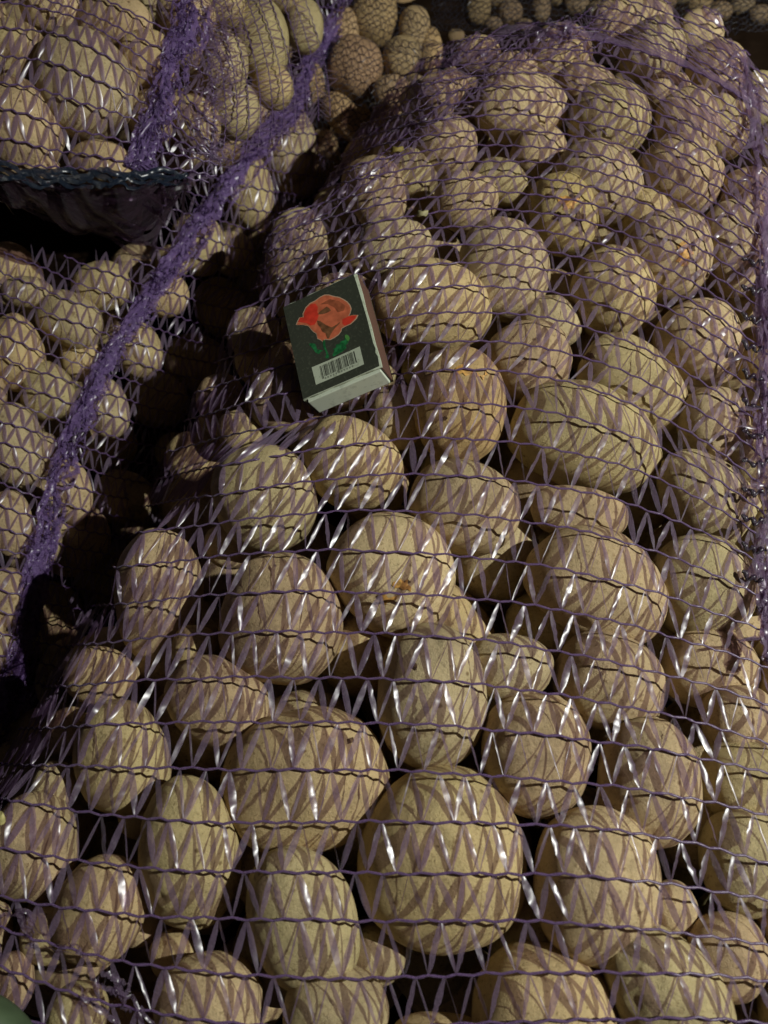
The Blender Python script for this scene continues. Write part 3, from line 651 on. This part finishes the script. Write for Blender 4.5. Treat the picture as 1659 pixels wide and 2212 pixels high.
ST = Surf('T', hT, -.05, .70, .50, .95, low=.012, it=80, res=.003)
bagT = empty('mesh_bag', (.2, .66, 0)); tag(bagT, 'dim dark netted heap of small potatoes along the top edge', 'net bag', 'net bags of potatoes')
build_net(bagT, ST, lambda r, s: (np.asarray(s, float), -90+13*np.asarray(r, float)+.04*np.asarray(s, float)+2*np.sin(np.asarray(s)/15)), list(range(0, 10)), (930, 1760), 1300, .006, lambda r: -.2, lambda X, Y, P: Y < 70, .0007, .00022, 0, M_NAVY, M_NAVY, nseg=3, hexamp=1.2)

# ------------------------------------------------------------------ ground
gm = simple('dark_earth', (.018, .011, .007), 1.0, 40, .5, spec=0)
mesh_obj('ground', [(-6, -6, 0), (6, -6, 0), (6, 8, 0), (-6, 8, 0)], [(0, 1, 2, 3)], gm, smooth=False)['kind'] = 'structure'

# ------------------------------------------------------------------ matchbox
BM = Matrix(((0.9039659950198055, -0.2226131413466476, -0.36508748149941855, -.02099568), (0.1941427065221634, 0.974392534938851, -0.11343631411359378, .20759913), (0.38099093080027496, 0.03166349878339866, 0.9240364351543181, .20277326), (0, 0, 0, 1)))
W, L, H = .0375, .0505, .0145
box = empty('matchbox', (0, 0, 0)); box.matrix_world = BM
tag(box, 'small worn matchbox with a red poppy and a barcode, lying on the near bag', 'matchbox')
def printed(name, base, wear, scale, thr):
    m, nt, p = new_mat(name); tc = nd(nt, 'ShaderNodeTexCoord'); n = nd(nt, 'ShaderNodeTexNoise'); n.inputs['Scale'].default_value = scale; n.inputs['Detail'].default_value = 7; n.inputs['Roughness'].default_value = .7
    nt.links.new(tc.outputs['Object'], n.inputs['Vector']); c = ramp(nt, n.outputs['Fac'], [(0, base), (thr, base), (thr+.05, wear), (1, wear)])
    nt.links.new(c, p.inputs['Base Color']); p.inputs['Roughness'].default_value = .42; p.inputs['Specular IOR Level'].default_value = .45
    b = nd(nt, 'ShaderNodeBump'); b.inputs['Strength'].default_value = .2; b.inputs['Distance'].default_value = .0003; nt.links.new(n.outputs['Fac'], b.inputs['Height']); nt.links.new(b.outputs[0], p.inputs['Normal']); return m
m_black = printed('black_green_label', (.050, .056, .040), (.078, .086, .060), 700, .55)
m_card = printed('worn_card', (.56, .62, .47), (.42, .47, .34), 500, .55)
m_strike = printed('striker', (.135, .07, .05), (.09, .05, .04), 1500, .52)
m_tray = printed('tray_card', (.66, .72, .58), (.55, .60, .48), 260, .56)
m_rim = printed('worn_rim', (.045, .045, .025), (.16, .15, .09), 900, .5)
def prism(pts, z0, z1):
    n = len(pts); V = [(x, y, z0) for x, y in pts]+[(x, y, z1) for x, y in pts]
    return V, [tuple(range(n))[::-1], tuple(range(n, 2*n))]+[(i, (i+1) % n, n+(i+1) % n, n+i) for i in range(n)]
def bx(x0, x1, y0, y1, z0, z1): return prism([(x0, y0), (x1, y0), (x1, y1), (x0, y1)], z0, z1)
def part(name, V, Fc, mat, bev=0, parent=box):
    o = mesh_obj(name, V, Fc, mat, None, smooth=False); COL.objects.unlink(o); COL.objects.link(o); o.parent = parent
    if bev:
        b = o.modifiers.new('b', 'BEVEL'); b.width = bev; b.segments = 2
    return o
th_ = .0007
# the sleeve: four card walls, softly sagging top
def sheet(n=14, m=10):
    V = []; Fc = []
    for lv in (H/2, H/2-th_):
        for i in range(m+1):
            for j in range(n+1):
                x = -W/2+W*i/m; y = -L/2+L*j/n
                ed = .00025*math.sin(j*1.3)*(1 if i in (0, m) else 0); z = lv-.0005*(1-(2*i/m-1)**2)*(.5+.5*math.sin(j*.4))-(.0007 if i in (0, m) else 0)
                V.append((x+ed*.5, y+.0002*math.sin(i*1.9)*(1 if j in (0, n) else 0), z))
    a = lambda l, i, j: l*(m+1)*(n+1)+i*(n+1)+j
    for i in range(m):
        for j in range(n): Fc += [(a(0, i, j), a(0, i+1, j), a(0, i+1, j+1), a(0, i, j+1)), (a(1, i, j), a(1, i, j+1), a(1, i+1, j+1), a(1, i+1, j))]
    for i in range(m): Fc += [(a(0, i, 0), a(1, i, 0), a(1, i+1, 0), a(0, i+1, 0)), (a(0, i, n), a(0, i+1, n), a(1, i+1, n), a(1, i, n))]
    for j in range(n): Fc += [(a(0, 0, j), a(0, 0, j+1), a(1, 0, j+1), a(1, 0, j)), (a(0, m, j), a(1, m, j), a(1, m, j+1), a(0, m, j+1))]
    return V, Fc
def topz(x, y):
    i = (x+W/2)/W; j = (y+L/2)/L*14; return H/2-.0005*(1-(2*i-1)**2)*(.5+.5*math.sin(j*.4))
sl = part('sleeve', *sheet(), m_card)
part('sleeve_base', *bx(-W/2, W/2, -L/2, L/2, -H/2, -H/2+th_), m_rim)
part('sleeve_side', *bx(-W/2, -W/2+th_, -L/2, L/2, -H/2+th_, H/2-.0016), m_rim)
part('striker_side', *bx(W/2-th_, W/2, -L/2, L/2, -H/2+th_, H/2-.0016), m_strike, .0002)
part('tray', *bx(-W/2+.0012, W/2-.0012, -L/2-.0009, L/2-.001, -H/2+.0012, H/2-.0021), m_tray, .0004)
def decal(name, pts, mat, lift, parent=sl, dens=0):
    """thin printed layer draped on the label"""
    import mathutils.geometry as G
    pts = [(x/1000, y/1000) for x, y in pts]
    tri = G.tessellate_polygon([[Vector((x, y, 0)) for x, y in pts]]); V = [(x, y, topz(x, y)+lift) for x, y in pts]; 
    bm = __import__('bmesh').new(); vs = [bm.verts.new(v) for v in V]
    for t in tri:
        try: bm.faces.new([vs[i] for i in t])
        except ValueError: pass
    for _ in range(2): __import__('bmesh').ops.subdivide_edges(bm, edges=bm.edges[:], cuts=1, use_grid_fill=True)
    for v in bm.verts: v.co.z = topz(v.co.x, v.co.y)+lift
    __import__('bmesh').ops.recalc_face_normals(bm, faces=bm.faces[:])
    if sum(f.normal.z for f in bm.faces) < 0: __import__('bmesh').ops.reverse_faces(bm, faces=bm.faces[:])
    me = bpy.data.meshes.new(name); bm.to_mesh(me); bm.free(); me.materials.append(mat); o = bpy.data.objects.new(name, me); link(o, parent); return o
def ragged(pts, amp):
    out = []
    for (x0, y0), (x1, y1) in zip(pts, pts[1:]+pts[:1]):
        n = 5
        for k in range(n): out.append((x0+(x1-x0)*k/n+rng.normal(0, amp), y0+(y1-y0)*k/n+rng.normal(0, amp)))
    return out
lab = [(-18.55, -25.0), (17.9, -24.9), (18.2, -22), (19.0*.965, -19.8), (17.75, -18), (18.3, -16), (17.9, -13), (18.1, 0), (17.7, 18.8), (17.4, 25.1), (-18.6, 25.1)]
decal('label_print', lab, m_black, .00006)
fl = [(-13.92,12.79),(-12.7,14.54),(-11.61,15.65),(-10.0,15.07),(-9.72,16.83),(-7.84,19.2),(-5.44,20.36),(-2.84,20.44),(-.11,21.17),(2.02,21.15),(3.93,20.14),(6.04,18.17),(8.21,16.55),(9.84,14.51),(11.09,12.68),(12.01,10.32),(12.13,8.16),(11.05,6.16),(10.26,5.41),(12.19,4.88),(14.32,3.79),(13.28,2.49),(11.9,1.82),(10.1,1.12),(7.65,1.21),(5.75,1.02),(5.29,-.12),(3.81,-1.2),(1.63,-1.71),(-.47,-1.82),(-1.58,-1.18),(-2.68,-.49),(-3.87,-1.14),(-4.64,.15),(-5.84,1.39),(-5.82,4.05),(-6.87,5.5),(-7.75,7.34),(-8.41,9.3),(-10.8,11.21),(-12.37,11.92)]
c0 = np.mean(fl, axis=0); outl = [tuple(c0+(np.array(p)-c0)*1.035) for p in fl]
m_out = simple('pale_petal_rim', (.62, .42, .28), .45); m_fl = simple('petal_orange', (.66, .17, .08), .4, 260, .25); m_red = simple('petal_red', (.74, .055, .03), .4, 300, .2)
m_shade = simple('petal_brown', (.20, .09, .04), .45, 500, .4); m_mid = simple('petal_rust', (.36, .10, .045), .45, 500, .3)
m_gr = simple('leaf_print', (.02, .16, .05), .45, 600, .5); m_lg = simple('leaf_print_light', (.10, .30, .07), .45)
decal('poppy_rim', outl, m_out, .00010); decal('poppy_flower', fl, m_fl, .00014)
decal('poppy_petal', [(-13.03,14.0),(-11.67,15.35),(-9.85,14.75),(-9.16,17.02),(-7.69,18.89),(-5.13,19.81),(-3.12,19.14),(-2.33,16.82),(-3.07,14.36),(-2.86,12.36),(-4.17,10.21),(-5.77,8.68),(-7.78,9.22),(-9.45,11.48),(-11.35,12.68)], m_red, .00018)
decal('poppy_bowl', [(-3.34,13.08),(-1.63,14.09),(.6,14.6),(1.74,14.95),(2.83,13.2),(3.17,11.85),(1.23,11.67),(-.81,12.02)], m_shade, .00020)
decal('poppy_fold', [(-4.17,10.21),(-2.73,9.01),(-.81,6.17),(1.55,3.59),(4.08,3.71),(6.31,4.42),(5.29,3.55),(2.49,2.2),(.45,.47),(-.76,-1.22),(-1.51,-.85),(-1.72,2.01),(-3.05,3.59),(-3.36,6.07),(-4.24,7.9)], m_shade, .00020)
decal('poppy_fold', [(-1.0,17.5),(4.0,18.0),(8.0,14.5),(10.2,11.0),(9.0,9.0),(6.0,9.5),(5.2,12.5),(2.5,16.0)], m_mid, .00018)
decal('poppy_petal', [(7.29,5.08),(10.4,5.11),(13.98,3.74),(12.91,2.67),(10.14,1.33),(7.7,1.42),(6.78,2.8)], m_red, .00018)
decal('poppy_stem', [(-3.76,-.65),(-2.82,-1.11),(-3.24,-4.99),(-2.64,-9.79),(-3.6,-10.44),(-3.79,-6.54),(-4.3,-4.48)], m_gr, .00016)
decal('poppy_leaf', [(-10.49,.37),(-9.21,.43),(-7.58,-.83),(-7.2,-3.98),(-5.02,-5.49),(-3.78,-7.44),(-2.73,-10.19),(-3.84,-10.55),(-5.55,-7.94),(-8.31,-5.25),(-9.2,-2.55)], m_gr, .00012)
decal('poppy_leaf', [(-1.24,-10.01),(.22,-8.03),(-.39,-7.06),(1.05,-7.09),(1.6,-5.55),(3.17,-5.88),(4.19,-5.02),(5.75,-5.34),(6.44,-3.2),(7.46,-3.25),(8.24,-4.31),(8.32,-5.71),(6.9,-7.48),(5.75,-8.04),(5.84,-9.43),(3.83,-10.23),(1.71,-10.55),(-.79,-10.76)], m_gr, .00012)
decal('poppy_leaf', [(6.3,-4.0),(6.6,-3.0),(7.5,-3.25),(8.24,-4.31),(8.32,-5.71),(7.2,-6.8)], m_lg, .00016)
decal('barcode_label', [(-11.61,-11.54),(11.8,-11.66),(11.68,-20.95),(-11.41,-20.81)], m_card, .00020)
m_bar = simple('bar_ink', (.06, .065, .05), .6); m_grey = simple('bar_grey', (.26, .29, .22), .6)
x = -8.0; k = 0
while x < 8.8:
    wd = [.22, .42, .22, .62, .32, .22][k*7 % 6]*.9; gp = [.22, .35, .22, .5, .22][k*3 % 5]
    tall = 5.9 if k not in (0, 1, 12, 13) else 6.7
    decal('barcode_bar', [(x, -12.7), (x+wd, -12.7), (x+wd, -12.7-tall), (x, -12.7-tall)], m_bar, .00024); x += wd+gp; k += 1
for k in range(11): decal('barcode_digit', [(-6.8+1.3*k, -19.0), (-6.1+1.3*k, -19.0), (-6.1+1.3*k, -20.0), (-6.8+1.3*k, -20.0)], m_grey, .00024)

# ------------------------------------------------------------------ rounded green thing, bottom left corner
d, f = ICO[4]; v = d*np.array([.023, .030, .012]); v += .0010*np.sin(d*5)
P = SM.point(np.array([-45]), np.array([2335]))[0]+np.array([0, 0, .006])
o = mesh_obj('rounded_object', v, f, simple('dull_green', (.06, .09, .045), .6, 200, .15)); o.location = P; o.rotation_euler = (.4, 0, .6)
tag(o, 'smooth dull green rounded object showing only its edge in the bottom left corner', 'object')
